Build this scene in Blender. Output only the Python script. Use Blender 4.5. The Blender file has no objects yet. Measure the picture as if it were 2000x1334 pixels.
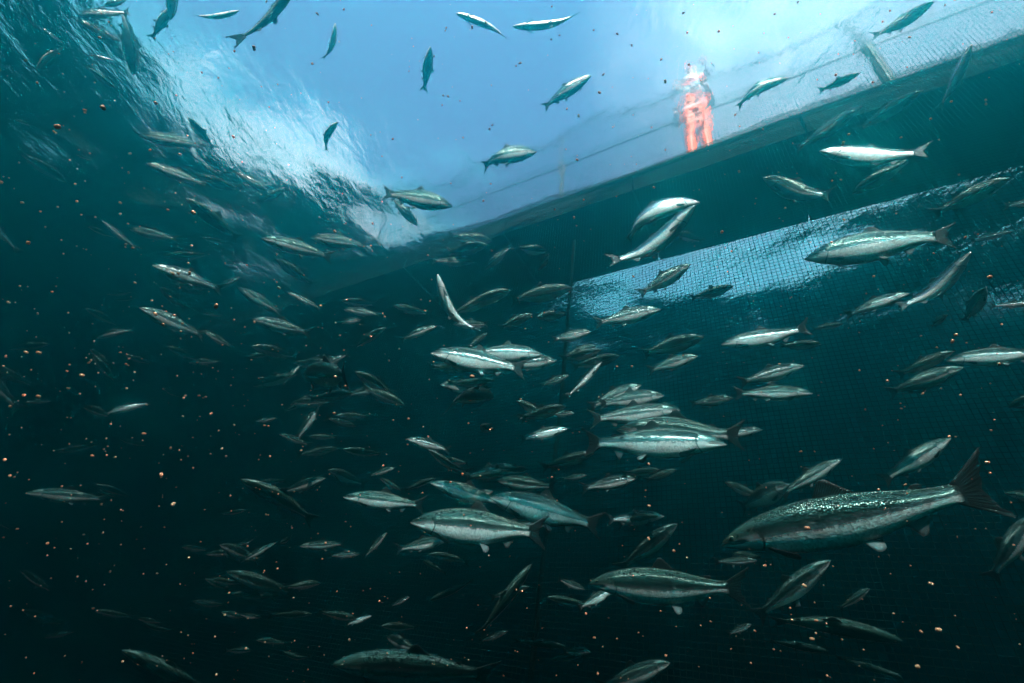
import bpy, bmesh, math, random
import numpy as np
from mathutils import Vector, Matrix
S = bpy.context.scene
COL = S.collection
R = math.radians
random.seed(7); RNG = np.random.default_rng(7)

# ---------------------------------------------------------------- camera
FPX, PITCH, ROLL, DEPTH = 900.0, R(34), R(8), 5.5
_F = np.array([0, math.cos(PITCH), math.sin(PITCH)])
_U0 = np.array([0, -math.sin(PITCH), math.cos(PITCH)]); _R0 = np.array([1.0, 0, 0])
_RT = math.cos(ROLL)*_R0 + math.sin(ROLL)*_U0
_UP = math.cos(ROLL)*_U0 - math.sin(ROLL)*_R0
CAM = np.array([0, 0, -DEPTH])
cd = bpy.data.cameras.new('camera'); cam = bpy.data.objects.new('camera', cd); COL.objects.link(cam)
cd.sensor_width = 36; cd.lens = FPX/2000*36; cd.clip_start = 0.02; cd.clip_end = 3000
cam.matrix_world = Matrix(((_RT[0], _UP[0], -_F[0], 0), (_RT[1], _UP[1], -_F[1], 0), (_RT[2], _UP[2], -_F[2], -DEPTH), (0, 0, 0, 1)))
S.camera = cam
def ray(x, y):
    d = _RT*(x-1000)/FPX + _UP*(667-y)/FPX + _F
    return d/np.linalg.norm(d)

# ---------------------------------------------------------------- sky, sun, exposure
SUN_EL, SUN_AZ = R(47), R(188)          # azimuth measured from +Y (view direction) towards +X
w = bpy.data.worlds.new('World'); S.world = w; w.use_nodes = True
nt = w.node_tree
sky = nt.nodes.new('ShaderNodeTexSky'); sky.sky_type = 'NISHITA'; sky.sun_disc = False
sky.sun_elevation = SUN_EL; sky.sun_rotation = SUN_AZ; sky.air_density = 1.0; sky.dust_density = 0.3; sky.ozone_density = 1.0
bg = nt.nodes['Background']; bg.inputs['Strength'].default_value = 0.05
# cyan horizon tint; white lobes added for bright ripples (left) and sun glow (right)
tc = nt.nodes.new('ShaderNodeTexCoord'); sx = nt.nodes.new('ShaderNodeSeparateXYZ'); nt.links.new(tc.outputs['Generated'], sx.inputs[0])
nz = nt.nodes.new('ShaderNodeTexNoise'); nz.inputs['Scale'].default_value = 8; nz.inputs['Detail'].default_value = 6
nt.links.new(tc.outputs['Generated'], nz.inputs['Vector'])
def wmath(op, a, b, clamp=False):
    n = nt.nodes.new('ShaderNodeMath'); n.operation = op; n.use_clamp = clamp
    for i, q in enumerate((a, b)):
        if isinstance(q, (int, float)): n.inputs[i].default_value = q
        else: nt.links.new(q, n.inputs[i])
    return n.outputs[0]
def lobe(az, el, c0, c1):
    az, el = R(az), R(el)
    d = nt.nodes.new('ShaderNodeVectorMath'); d.operation = 'DOT_PRODUCT'; nt.links.new(tc.outputs['Generated'], d.inputs[0])
    d.inputs[1].default_value = (math.sin(az)*math.cos(el), math.cos(az)*math.cos(el), math.sin(el))
    m = nt.nodes.new('ShaderNodeMapRange'); m.interpolation_type = 'SMOOTHSTEP'
    nt.links.new(d.outputs['Value'], m.inputs[0]); m.inputs[1].default_value = c0; m.inputs[2].default_value = c1
    return m.outputs[0]
low = wmath('SUBTRACT', 1.0, wmath('MULTIPLY', sx.outputs[2], 1.75), True)
white_lobes = wmath('ADD', wmath('MULTIPLY', lobe(68, 50, .80, 1.0), .5), wmath('MULTIPLY', lobe(-37, 14, .935, .995), 1.7))
white_lobes = wmath('MULTIPLY', white_lobes, wmath('ADD', wmath('MULTIPLY', nz.outputs[0], 2.2), -.45, True), True)
mxl = nt.nodes.new('ShaderNodeMix'); mxl.data_type = 'RGBA'; mxl.inputs[7].default_value = (1.7, 8.2, 9.8, 1)
nt.links.new(wmath('MULTIPLY', low, 1.2, True), mxl.inputs[0]); nt.links.new(sky.outputs[0], mxl.inputs[6])
mxw = nt.nodes.new('ShaderNodeMix'); mxw.data_type = 'RGBA'; mxw.inputs[7].default_value = (8.4, 8.9, 9.2, 1)
nt.links.new(white_lobes, mxw.inputs[0]); nt.links.new(mxl.outputs[2], mxw.inputs[6])
nt.links.new(mxw.outputs[2], bg.inputs[0])
sl = bpy.data.lights.new('sun', 'SUN'); sl.energy = 5.0; sl.angle = R(0.5); sl.color = (1, 0.95, 0.88)
sun = bpy.data.objects.new('sun', sl); COL.objects.link(sun)
sdir = Vector((math.sin(SUN_AZ)*math.cos(SUN_EL), math.cos(SUN_AZ)*math.cos(SUN_EL), math.sin(SUN_EL)))
sun.rotation_euler = sdir.to_track_quat('Z', 'Y').to_euler(); sun.location = sdir*40
vs = S.view_settings; vs.view_transform = 'Standard'; vs.look = 'None'; vs.gamma = 1; vs.use_curve_mapping = False
vs.exposure = 4.6
S.cycles.use_denoising = True
S.cycles.volume_bounces = 1; S.cycles.max_bounces = 8; S.cycles.transparent_max_bounces = 24
S.cycles.transmission_bounces = 8; S.cycles.glossy_bounces = 3; S.cycles.diffuse_bounces = 2
S.cycles.caustics_reflective = True; S.cycles.caustics_refractive = True
S.cycles.sample_clamp_indirect = 4.0; S.cycles.blur_glossy = 0.3

# ---------------------------------------------------------------- helpers
def N(nt, t, **kw):
    n = nt.nodes.new('ShaderNode'+t)
    for k, v in kw.items():
        if k.startswith('_'): n.inputs[int(k[1:])].default_value = v
        else: setattr(n, k, v)
    return n
def new_mat(name):
    m = bpy.data.materials.new(name); m.use_nodes = True
    return m, m.node_tree, m.node_tree.nodes['Principled BSDF']
def simple_mat(name, col, rough=0.6, metal=0.0, noise=0.25, scale=9, spec=.5):
    m, nt, p = new_mat(name); p.inputs['Specular IOR Level'].default_value = spec
    tc = N(nt, 'TexCoord'); nz = N(nt, 'TexNoise'); nz.inputs['Scale'].default_value = scale; nz.inputs['Detail'].default_value = 5
    mp = N(nt, 'MapRange'); mp.inputs[1].default_value = .3; mp.inputs[2].default_value = .7
    mp.inputs[3].default_value = 1-noise; mp.inputs[4].default_value = 1+noise
    mx = N(nt, 'Mix', data_type='RGBA', blend_type='MULTIPLY'); mx.inputs[0].default_value = 1
    mx.inputs[6].default_value = (*col, 1)
    nt.links.new(tc.outputs['Object'], nz.inputs['Vector']); nt.links.new(nz.outputs[0], mp.inputs[0])
    nt.links.new(mp.outputs[0], mx.inputs[7]); nt.links.new(mx.outputs[2], p.inputs['Base Color'])
    p.inputs['Roughness'].default_value = rough; p.inputs['Metallic'].default_value = metal
    return m
class MB:
    def __init__(s): s.v = []; s.f = []; s.mi = []
    def add(s, v, f, mi=0):
        o = len(s.v); s.v += [tuple(map(float, q)) for q in v]; s.f += [tuple(int(i)+o for i in q) for q in f]; s.mi += [mi]*len(f)
    def box(s, c, size, ax=None, mi=0):
        ax = ax if ax is not None else np.eye(3); c = np.asarray(c, float); h = np.asarray(size)/2
        v = [c+ax[0]*h[0]*i+ax[1]*h[1]*j+ax[2]*h[2]*k for i in (-1, 1) for j in (-1, 1) for k in (-1, 1)]
        s.add(v, [(0, 1, 3, 2), (4, 6, 7, 5), (0, 4, 5, 1), (2, 3, 7, 6), (0, 2, 6, 4), (1, 5, 7, 3)], mi)
    def tube(s, pts, rad, n=8, mi=0, caps=True):
        pts = [np.asarray(p, float) for p in pts]; m = len(pts); v = []; f = []
        rad = rad if hasattr(rad, '__len__') else [rad]*m
        prev = None
        for i, p in enumerate(pts):
            t = pts[min(i+1, m-1)]-pts[max(i-1, 0)]; t = t/(np.linalg.norm(t)+1e-12)
            a = prev if prev is not None else (np.array([0, 0, 1.]) if abs(t[2]) < .9 else np.array([1., 0, 0]))
            u = a-t*(a@t); u /= np.linalg.norm(u); prev = u; b = np.cross(t, u)
            for k in range(n):
                q = 2*math.pi*k/n; v.append(p+rad[i]*(math.cos(q)*u+math.sin(q)*b))
        for i in range(m-1):
            for k in range(n):
                f.append((i*n+k, i*n+(k+1) % n, (i+1)*n+(k+1) % n, (i+1)*n+k))
        if caps: f.append(tuple(range(n-1, -1, -1))); f.append(tuple((m-1)*n+k for k in range(n)))
        s.add(v, f, mi)
    def build(s, name, mats, parent=None, smooth=False):
        me = bpy.data.meshes.new(name); me.from_pydata(s.v, [], s.f); me.update()
        for m in (mats if isinstance(mats, (list, tuple)) else [mats]): me.materials.append(m)
        if any(s.mi): me.polygons.foreach_set('material_index', s.mi)
        if smooth: me.polygons.foreach_set('use_smooth', [True]*len(me.polygons))
        o = bpy.data.objects.new(name, me); COL.objects.link(o)
        if parent: o.parent = parent
        return o
def tag(o, label=None, cat=None, group=None, kind=None):
    if label: o['label'] = label
    if cat: o['category'] = cat
    if group: o['group'] = group
    if kind: o['kind'] = kind
    return o
def empty(name, loc=(0, 0, 0)):
    o = bpy.data.objects.new(name, None); COL.objects.link(o); o.location = loc; return o

# ---------------------------------------------------------------- water surface, water body, sea bed
def water_mesh():
    def axis(a):                                     # finer near the camera
        t = np.linspace(-1, 1, 340); return np.sign(t)*(14*np.abs(t)+a*np.abs(t)**7)
    X, Y = np.meshgrid(axis(60), axis(60)+6, indexing='ij')
    Z = np.zeros_like(X); rg = np.random.default_rng(3)
    for k in range(34):
        lam = 0.5*1.13**k if k < 20 else rg.uniform(.5, 5)
        th = R(20)+rg.normal(0, 1.5); kk = 2*math.pi/lam
        Z += 0.0040*lam**0.85*min(1, lam/1.2)*np.sin(kk*(X*math.cos(th)+Y*math.sin(th))+rg.uniform(0, 6.28))
    n = X.shape[0]
    v = np.stack([X, Y, Z], -1).reshape(-1, 3)
    i, j = np.meshgrid(np.arange(n-1), np.arange(n-1), indexing='ij'); a = (i*n+j).ravel()
    f = np.stack([a, a+n, a+n+1, a+1], -1)
    me = bpy.data.meshes.new('water_surface'); me.from_pydata(v.tolist(), [], f.tolist()); me.update()
    me.polygons.foreach_set('use_smooth', [True]*len(me.polygons))
    return me
m, nt, p = new_mat('sea_surface'); nt.nodes.remove(p)
out = nt.nodes['Material Output']
tc = N(nt, 'TexCoord'); mpn = N(nt, 'Mapping'); mpn.inputs['Rotation'].default_value[2] = R(25); mpn.inputs['Scale'].default_value = (1, .55, 1)
n1 = N(nt, 'TexNoise'); n1.inputs['Scale'].default_value = 5.5; n1.inputs['Detail'].default_value = 5; n1.inputs['Distortion'].default_value = .8
b1 = N(nt, 'Bump'); b1.inputs['Strength'].default_value = 1; b1.inputs['Distance'].default_value = .014
n2 = N(nt, 'TexNoise'); n2.inputs['Scale'].default_value = 15; n2.inputs['Detail'].default_value = 3; n2.inputs['Distortion'].default_value = .6
ad = N(nt, 'Math', operation='MULTIPLY_ADD'); ad.inputs[1].default_value = .42
nt.links.new(tc.outputs['Object'], mpn.inputs[0]); nt.links.new(mpn.outputs[0], n1.inputs['Vector']); nt.links.new(mpn.outputs[0], n2.inputs['Vector'])
nt.links.new(n2.outputs[0], ad.inputs[0]); nt.links.new(n1.outputs[0], ad.inputs[2]); nt.links.new(ad.outputs[0], b1.inputs['Height'])
fr = N(nt, 'Fresnel'); fr.inputs[0].default_value = 1.333
tr = N(nt, 'BsdfTransparent'); rf = N(nt, 'BsdfRefraction'); rf.inputs['Roughness'].default_value = 0.0; rf.inputs['IOR'].default_value = 1.333
gl = N(nt, 'BsdfGlossy'); gl.inputs['Roughness'].default_value = 0.0
for q in (fr, rf, gl): nt.links.new(b1.outputs[0], q.inputs['Normal'])
mxa = N(nt, 'MixShader'); mxa.inputs[0].default_value = 0.62
mxb = N(nt, 'MixShader')
nt.links.new(tr.outputs[0], mxa.inputs[1]); nt.links.new(rf.outputs[0], mxa.inputs[2])
nt.links.new(fr.outputs[0], mxb.inputs[0]); nt.links.new(mxa.outputs[0], mxb.inputs[1]); nt.links.new(gl.outputs[0], mxb.inputs[2])
nt.links.new(mxb.outputs[0], out.inputs[0])
wm = water_mesh(); wm.materials.append(m)
ws = bpy.data.objects.new('water_surface', wm); COL.objects.link(ws); tag(ws, kind='structure')

def vol_mat():
    m, nt, p = new_mat('sea_water'); nt.nodes.remove(p)
    v = N(nt, 'VolumePrincipled')
    ss = np.array([.001, .064, .069]); sa = np.array([.29, .212, .204]); d = 0.36
    col = ss/d; ac = (1-np.clip(sa/(d-ss), 0, 1))**2
    v.inputs['Color'].default_value = (*col, 1); v.inputs['Density'].default_value = d
    v.inputs['Absorption Color'].default_value = (*ac, 1); v.inputs['Anisotropy'].default_value = 0.9
    nt.links.new(v.outputs[0], nt.nodes['Material Output'].inputs['Volume'])
    return m
hz = MB(); hz.box((0, 10, -14.9), (120, 120, 30.2)); hz = hz.build('haze', vol_mat())
tag(hz, 'teal sea water that dims and fades far fish', kind='stuff')
sb = MB(); sb.box((0, 10, -29.5), (119, 119, .4)); sb = sb.build('seabed', simple_mat('dark_silt', (.03, .035, .03), .9)); tag(sb, kind='structure')

# ---------------------------------------------------------------- walkway and net
WD = np.array([-.838, .545, 0]); WD /= np.linalg.norm(WD); WN = np.array([-WD[1], WD[0], 0])*-1   # along, outward
if WN[1] < 0: WN = -WN
OFF_IN, OFF_OUT = 3.93, 5.40
AX = np.array([WD, WN, [0, 0, 1.]])
def W(s, o, z): return WD*s+WN*o+np.array([0, 0, z])
galv = simple_mat('galvanised_steel', (.035, .04, .04), .6, .3)
dark = simple_mat('weathered_black_plastic', (.008, .009, .009), .85, spec=.02)
wk = empty('walkway', W(0, 4.6, 0))
tag(wk, 'long dark floating walkway on the water above the net, seen from underneath', 'walkway')
def part(mb, name, mat, root, **kw):
    o = mb.build(name, mat, root, **kw); o.matrix_parent_inverse = Matrix.Translation(-root.location); return o
q = MB()
for s in np.arange(-14, 26, 2.0): q.box(W(s, (OFF_IN+OFF_OUT)/2, -.07), (1.97, OFF_OUT-OFF_IN-.06, .28), AX)
part(q, 'float', dark, wk)
q = MB(); q.box(W(6, (OFF_IN+OFF_OUT)/2, .105), (40, OFF_OUT-OFF_IN, .05), AX); part(q, 'deck', dark, wk)

o_ = OFF_IN+.10
q = MB(); q.tube([W(s, o_, 1.08+.012*math.sin(s*2.1)) for s in np.linspace(-14, 25, 60)], .020, 8); part(q, 'handrail', galv, wk, smooth=True)
for s_ in (-7.9, -4.9, -1.9, 2.1, 6.1, 10.1):
    q = MB(); q.tube([W(s_, o_, .13), W(s_, o_, 1.07)], .028 if s_ != -1.9 else .06, 8); q.box(W(s_, o_, .14), (.14, .14, .02), AX); part(q, 'railing_post', galv, wk)
net_mat = simple_mat('net_twine', (.002, .0025, .0025), 1.0, spec=0)
def net_pos(s, z):
    bil = .10*np.sin(s*1.1+z*.35)*np.clip(-z/2, 0, 1)+.06*np.sin(z*1.3+s*.4)*np.clip(-z/2, 0, 1)
    slope = np.where(z < 0, .05*z, 0)
    return WD*s+WN*(OFF_IN-.03+bil+slope)+np.array([0, 0, 1.])*z
q = MB(); CELL = .038
S0, S1, Z0, Z1 = -7.5, 14.0, -11.0, 1.05
zs = np.linspace(Z0, Z1, 36); sS = np.linspace(S0, S1, 56)
for s in np.arange(S0, S1, CELL): q.tube([net_pos(s, z) for z in zs], .0028, 3, caps=False)
for z in np.arange(Z0, Z1, CELL): q.tube([net_pos(s, z) for s in sS], .0028, 3, caps=False)
net = q.build('cage_net', net_mat); tag(net, 'dark square mesh net hanging below the walkway into the deep water', 'net')

# ---------------------------------------------------------------- salmon
# half heights (up, down) and half width along a fish of length 1 (nose 0, tail fork 1)
PT = np.array([0, .012, .03, .06, .10, .15, .20, .28, .36, .44, .52, .60, .68, .75, .81, .86, .895, .915])
PU = np.array([.003, .013, .022, .036, .051, .066, .078, .093, .101, .103, .099, .089, .073, .057, .045, .038, .037, .040])
PD = np.array([.004, .012, .020, .033, .047, .062, .074, .090, .101, .105, .101, .089, .071, .053, .041, .035, .035, .038])
PW = np.array([.003, .012, .019, .028, .037, .045, .050, .056, .059, .060, .057, .051, .042, .032, .024, .017, .011, .006])
PC = np.array([-.012, -.011, -.009, -.006, -.003, 0, 0, 0, 0, 0, 0, 0, .002, .004, .006, .008, .009, .009])
def prof(t): return [np.interp(t, PT, a) for a in (PU, PD, PW, PC)]
def smoothprof():
    global PT, PU, PD, PW, PC
    t = np.concatenate([np.linspace(0, .2, 17)**1.0, np.linspace(.215, .915, 31)])
    def cub(a):                                    # monotone cubic through the stations
        h = np.diff(PT); d = np.diff(a)/h; m = np.zeros_like(a); m[1:-1] = (d[1:]*h[:-1]+d[:-1]*h[1:])/(h[1:]+h[:-1]); m[0], m[-1] = d[0], d[-1]
        i = np.clip(np.searchsorted(PT, t)-1, 0, len(h)-1); u = (t-PT[i])/h[i]
        return (2*u**3-3*u**2+1)*a[i]+(u**3-2*u**2+u)*h[i]*m[i]+(-2*u**3+3*u**2)*a[i+1]+(u**3-u**2)*h[i]*m[i+1]
    PU, PD, PW, PC = [cub(a) for a in (PU, PD, PW, PC)]; PT = t
smoothprof()
NS = 28
def spine_map(bend, wag):
    """bend: total turn of the back bone (rad), wag: extra turn of the tail part.  Returns a map from straight to bent fish."""
    n = 80; s = np.linspace(0, 1.04, n); ds = s[1]-s[0]
    k = bend*np.interp(s, [0, .16, .3, .5, .75, .92, 1.04], [0, .15, .8, 1.35, 1.8, 1.3, .5])+wag*np.interp(s, [0, .6, .75, .95, 1.04], [0, 0, 3, 4, 2])
    th = np.concatenate([[0], np.cumsum((k[1:]+k[:-1])/2*ds)])
    x = np.concatenate([[0], np.cumsum(np.cos((th[1:]+th[:-1])/2)*ds)]); y = np.concatenate([[0], np.cumsum(np.sin((th[1:]+th[:-1])/2)*ds)])
    ex, ey = np.interp(1, s, x), np.interp(1, s, y); ch = math.hypot(ex, ey); c, sn = ex/ch, ey/ch
    def f(v):                                      # v: x along from nose to tail, y lateral, z up -> nose at +ch/2 on X, tail at -ch/2
        v = np.asarray(v, float); q = np.interp(v[:, 0], s, th); px = np.interp(v[:, 0], s, x)-np.sin(q)*v[:, 1]; py = np.interp(v[:, 0], s, y)+np.cos(q)*v[:, 1]
        ext = v[:, 0]-np.clip(v[:, 0], 0, 1.04); px = px+ext
        X = px*c+py*sn; Y = -px*sn+py*c
        return np.stack([ch/2-X, -Y, v[:, 2]], -1)
    return f, ch
def body_raw(fat):
    v = []; pat = []; f = []
    n = len(PT)
    for i, t in enumerate(PT):
        for k in range(NS):
            a = 2*math.pi*k/NS; sa, ca = math.sin(a), math.cos(a)     # a = 90 deg on the back
            hz = (PU[i] if sa > 0 else PD[i])*(fat if t > .1 else 1+(fat-1)*t/.1)
            wz = PW[i]*(1+.6*(fat-1))
            y = wz*math.copysign(abs(ca)**.92, ca); z = hz*math.copysign(abs(sa)**1.02, sa)+PC[i]
            if t < .115 and t > .004 and -.62 < sa < -.05: y *= 1-.22*math.exp(-((sa+.33-(t-.05)*1.6)/.16)**2)*min(1, t/.02)   # mouth slit
            if .17 < t < .212: y *= 1+.055*math.exp(-((t-.188)/.012)**2)*(abs(ca))                # gill cover rim
            v.append((t, y, z)); pat.append((t, sa, ca))
    for i in range(n-1):
        for k in range(NS): f.append((i*NS+k, (i+1)*NS+k, (i+1)*NS+(k+1) % NS, i*NS+(k+1) % NS))
    f.append(tuple(range(NS))); f.append(tuple((n-1)*NS+k for k in range(NS-1, -1, -1)))
    return v, pat, f
def fin_raw(root, tip, th0=.0035, nv=6, fork=None, base_dir=None):
    """root, tip: polylines (n,3) of equal length; a sheet tapering from root to tip, slightly scalloped along the rays."""
    root, tip = np.asarray(root, float), np.asarray(tip, float); n = len(root); v = []; f = []; pt = []
    e = (tip-root).mean(0); a = root[-1]-root[0]; nrm = np.cross(e, a); nrm /= np.linalg.norm(nrm)
    for sd in (1, -1):
        for j in range(nv):
            u = j/(nv-1)
            for i in range(n):
                p = root[i]+(tip[i]-root[i])*u
                pt.append((i/(n-1), u, n)); v.append(p+nrm*sd*(th0*(1-u)*.8+.0006+(.0006 if i % 2 else 0)*u))
    o = n*nv
    for j in range(nv-1):
        for i in range(n-1):
            q = j*n+i; f.append((q, q+1, q+n+1, q+n)); f.append((o+q, o+q+n, o+q+n+1, o+q+1))
    for j in range(nv-1):
        f.append((j*n, j*n+n, o+j*n+n, o+j*n)); f.append((j*n+n-1, o+j*n+n-1, o+j*n+2*n-1, j*n+2*n-1))
    for i in range(n-1):
        q = (nv-1)*n+i; f.append((q, q+1, o+q+1, o+q)); f.append((i, o+i, o+i+1, i+1))
    return v, f, pt
def lin(a, b, n): return np.linspace(np.asarray(a, float), np.asarray(b, float), n)
def poly(pts, n):
    pts = np.asarray(pts, float); d = np.concatenate([[0], np.cumsum(np.linalg.norm(np.diff(pts, axis=0), axis=1))]); q = np.linspace(0, d[-1], n)
    return np.stack([np.interp(q, d, pts[:, k]) for k in range(3)], -1)
def fins_raw(fat, rg, pec_open):
    F = {}
    u = lambda t: np.interp(t, PT, PU)*fat+np.interp(t, PT, PC); dn = lambda t: -np.interp(t, PT, PD)*fat+np.interp(t, PT, PC); wd = lambda t: np.interp(t, PT, PW)
    n = 13
    zr = np.linspace(.040, -.034, n); tipz = np.linspace(1, -1, n)
    tx = .985+.070*np.abs(tipz)**1.3+.006*np.sin(tipz*17)+rg.normal(0, .004, n); tz = .004+.142*np.sign(tipz)*np.abs(tipz)**.85*np.where(tipz > 0, 1, .96)
    F['tail_fin'] = (np.stack([np.full(n, .888)+.012*(1-np.abs(tipz)), 0*zr, zr*.93+.004], -1), np.stack([tx, 0*tx, tz], -1), .006)
    r = np.stack([np.linspace(.43, .555, 9), np.zeros(9), [u(t)-.012 for t in np.linspace(.43, .555, 9)]], -1)
    t_ = poly([(.478, 0, u(.43)+.062), (.505, 0, u(.43)+.066), (.53, 0, u(.43)+.042), (.565, 0, u(.555)+.016), (.592, 0, u(.555)-.002)], 9)
    F['dorsal_fin'] = (r, t_, .005)
    r = np.stack([np.linspace(.755, .785, 5), np.zeros(5), [u(t)-.006 for t in np.linspace(.755, .785, 5)]], -1)
    F['adipose_fin'] = (r, poly([(.775, 0, u(.76)+.012), (.795, 0, u(.76)+.016), (.812, 0, u(.78)+.010), (.812, 0, u(.78)+.003)], 5), .004)
    r = np.stack([np.linspace(.695, .77, 8), np.zeros(8), [dn(t)+.010 for t in np.linspace(.695, .77, 8)]], -1)
    F['anal_fin'] = (r, poly([(.735, 0, dn(.70)-.048), (.755, 0, dn(.70)-.046), (.775, 0, dn(.74)-.016), (.795, 0, dn(.77)-.006)], 8), .004)
    for sd in (1, -1):
        y0 = sd*wd(.55)*.42; o = rg.uniform(.6, 1.2)
        r = lin((.535, y0, dn(.53)+.016), (.560, y0*.8, dn(.56)+.010), 6)
        F['pelvic_fin' if sd > 0 else 'pelvic_fin_'] = (r, poly([(.572, y0+sd*.030*o, dn(.55)-.038*o), (.592, y0+sd*.028*o, dn(.55)-.042*o), (.61, y0+sd*.014*o, dn(.55)-.024*o), (.606, y0*.7, dn(.55)-.006)], 6), .004)
        yp = sd*wd(.205)*.80; z0 = dn(.205)*.62; o = pec_open*rg.uniform(.75, 1.25)
        r = lin((.198, yp, z0), (.214, yp, z0-.016), 7)
        F['pectoral_fin' if sd > 0 else 'pectoral_fin_'] = (r, poly([(.305, yp+sd*(.012+.055*o), z0-.012-.045*o), (.318, yp+sd*(.012+.050*o), z0-.026-.05*o), (.30, yp+sd*(.010+.03*o), z0-.040-.04*o), (.262, yp+sd*(.006+.01*o), z0-.040-.02*o)], 7), .004)
    return F
def mesh(name, v, f, mat, pat=None):
    me = bpy.data.meshes.new(name); me.from_pydata(np.asarray(v).tolist(), [], f); me.update(); me.materials.append(mat)
    me.polygons.foreach_set('use_smooth', [True]*len(me.polygons))
    if pat is not None:
        a = me.attributes.new('pat', 'FLOAT_VECTOR', 'POINT'); a.data.foreach_set('vector', np.asarray(pat, np.float32).ravel())
    return me

def salmon_skin():
    m, nt, p = new_mat('salmon_skin')
    L = nt.links.new
    at = N(nt, 'Attribute', attribute_name='pat'); sp = N(nt, 'SeparateXYZ'); L(at.outputs['Vector'], sp.inputs[0])
    oi = N(nt, 'ObjectInfo')
    def math_(op, a, b=None, c=None, clamp=False):
        n = N(nt, 'Math', operation=op, use_clamp=clamp)
        for i, q in enumerate((a, b, c)):
            if q is None: continue
            if isinstance(q, (int, float)): n.inputs[i].default_value = q
            else: L(q, n.inputs[i])
        return n.outputs[0]
    def sstep(x, a, b):
        n = N(nt, 'MapRange', interpolation_type='SMOOTHSTEP'); L(x, n.inputs[0]); n.inputs[1].default_value = a; n.inputs[2].default_value = b
        return n.outputs[0]
    def mix(fac, a, b, blend='MIX'):
        n = N(nt, 'Mix', data_type='RGBA', blend_type=blend)
        for i, q in ((0, fac), (6, a), (7, b)):
            if isinstance(q, tuple): n.inputs[i].default_value = (*q, 1)
            elif isinstance(q, (int, float)): n.inputs[i].default_value = q
            else: L(q, n.inputs[i])
        return n.outputs[2]
    t, v, sd = sp.outputs[0], sp.outputs[1], sp.outputs[2]
    # flat coordinates on the flank: along, around, side, plus an offset per fish
    cv = N(nt, 'CombineXYZ'); L(math_('ADD', t, math_('ADD', math_('MULTIPLY', oi.outputs['Random'], 9), math_('MULTIPLY', math_('SIGN', sd), 3.37))), cv.inputs[0]); L(math_('MULTIPLY', math_('ARCTAN2', v, math_('ABSOLUTE', sd)), .07), cv.inputs[1])
    L(math_('MULTIPLY', oi.outputs['Random'], 9), cv.inputs[2])
    nz = N(nt, 'TexNoise'); nz.inputs['Scale'].default_value = 14; nz.inputs['Detail'].default_value = 4; L(cv.outputs[0], nz.inputs['Vector'])
    vv = math_('ADD', v, math_('MULTIPLY', math_('SUBTRACT', nz.outputs[0], .5), .22))
    back = sstep(vv, .52, .84); green = sstep(math_('ADD', vv, math_('MULTIPLY', oi.outputs['Random'], .36)), .22, .52); belly = sstep(vv, .02, -.30)
    rnd = math_('MULTIPLY', oi.outputs['Random'], 1)
    bc = mix(rnd, (.020, .050, .042), (.050, .085, .062))
    col = mix(green, (.70, .72, .72), mix(rnd, (.06, .09, .08), (.14, .205, .18)))
    col = mix(back, col, bc)
    col = mix(belly, col, (.84, .84, .80))
    # scales
    vs_ = N(nt, 'TexVoronoi', voronoi_dimensions='2D'); vs_.inputs['Scale'].default_value = 118; vs_.inputs['Randomness'].default_value = .9; L(cv.outputs[0], vs_.inputs['Vector'])
    scl = N(nt, 'MapRange'); L(vs_.outputs['Color'], scl.inputs[0]); scl.inputs[3].default_value = .55; scl.inputs[4].default_value = 1.2
    sc3 = N(nt, 'CombineXYZ'); [L(scl.outputs[0], sc3.inputs[k]) for k in range(3)]
    head = sstep(t, .19, .175)
    col = mix(math_('SUBTRACT', 1.0, head, clamp=True), col, mix(1.0, col, sc3.outputs[0], 'MULTIPLY'))
    # black spots above the lateral line, a few on the gill cover
    vo = N(nt, 'TexVoronoi', voronoi_dimensions='2D'); vo.inputs['Scale'].default_value = 34; L(cv.outputs[0], vo.inputs['Vector'])
    spot = math_('MULTIPLY', sstep(vo.outputs['Distance'], .36, .22), sstep(vv, -.05, .25))
    vcs = N(nt, 'SeparateColor'); L(vo.outputs['Color'], vcs.inputs[0])
    spot = math_('MULTIPLY', spot, sstep(vcs.outputs[0], .30, .45))
    col = mix(math_('MULTIPLY', spot, .92), col, (.010, .012, .012))
    # head: darker crown, gill cover edge, mouth
    gx = math_('ADD', t, math_('MULTIPLY', math_('MULTIPLY', v, v), .035))
    gill = math_('MULTIPLY', sstep(gx, .190, .197), sstep(gx, .206, .199))
    col = mix(math_('MULTIPLY', gill, .9), col, (.02, .03, .03))
    mo = math_('ABSOLUTE', math_('SUBTRACT', math_('ADD', v, .33), math_('MULTIPLY', math_('SUBTRACT', t, .05), 1.6)))
    mouth = math_('MULTIPLY', sstep(mo, .085, .035), sstep(t, .118, .108))
    col = mix(math_('MULTIPLY', mouth, .8), col, (.015, .02, .02))
    crown = math_('MULTIPLY', head, sstep(v, -.05, .4))
    col = mix(math_('MULTIPLY', crown, .7), col, (.03, .06, .05))
    lat = math_('MULTIPLY', sstep(math_('ABSOLUTE', math_('SUBTRACT', v, .10)), .035, .012), math_('SUBTRACT', 1.0, head, clamp=True))
    col = mix(math_('MULTIPLY', lat, .35), col, (.10, .13, .13))
    col = mix(sstep(t, .885, .914), col, (.012, .016, .016))
    L(col, p.inputs['Base Color'])
    met = math_('MULTIPLY', math_('SUBTRACT', 1.0, math_('MULTIPLY', belly, .80)), math_('SUBTRACT', .92, math_('MULTIPLY', back, .45)))
    tailw = sstep(t, .90, .916)
    met = math_('MULTIPLY', met, math_('SUBTRACT', 1.0, tailw, clamp=True))
    L(math_('MULTIPLY', met, math_('SUBTRACT', 1.0, math_('MULTIPLY', head, .25))), p.inputs['Metallic'])
    rg = math_('ADD', .10, math_('MULTIPLY', scl.outputs[0], .13))
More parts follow.
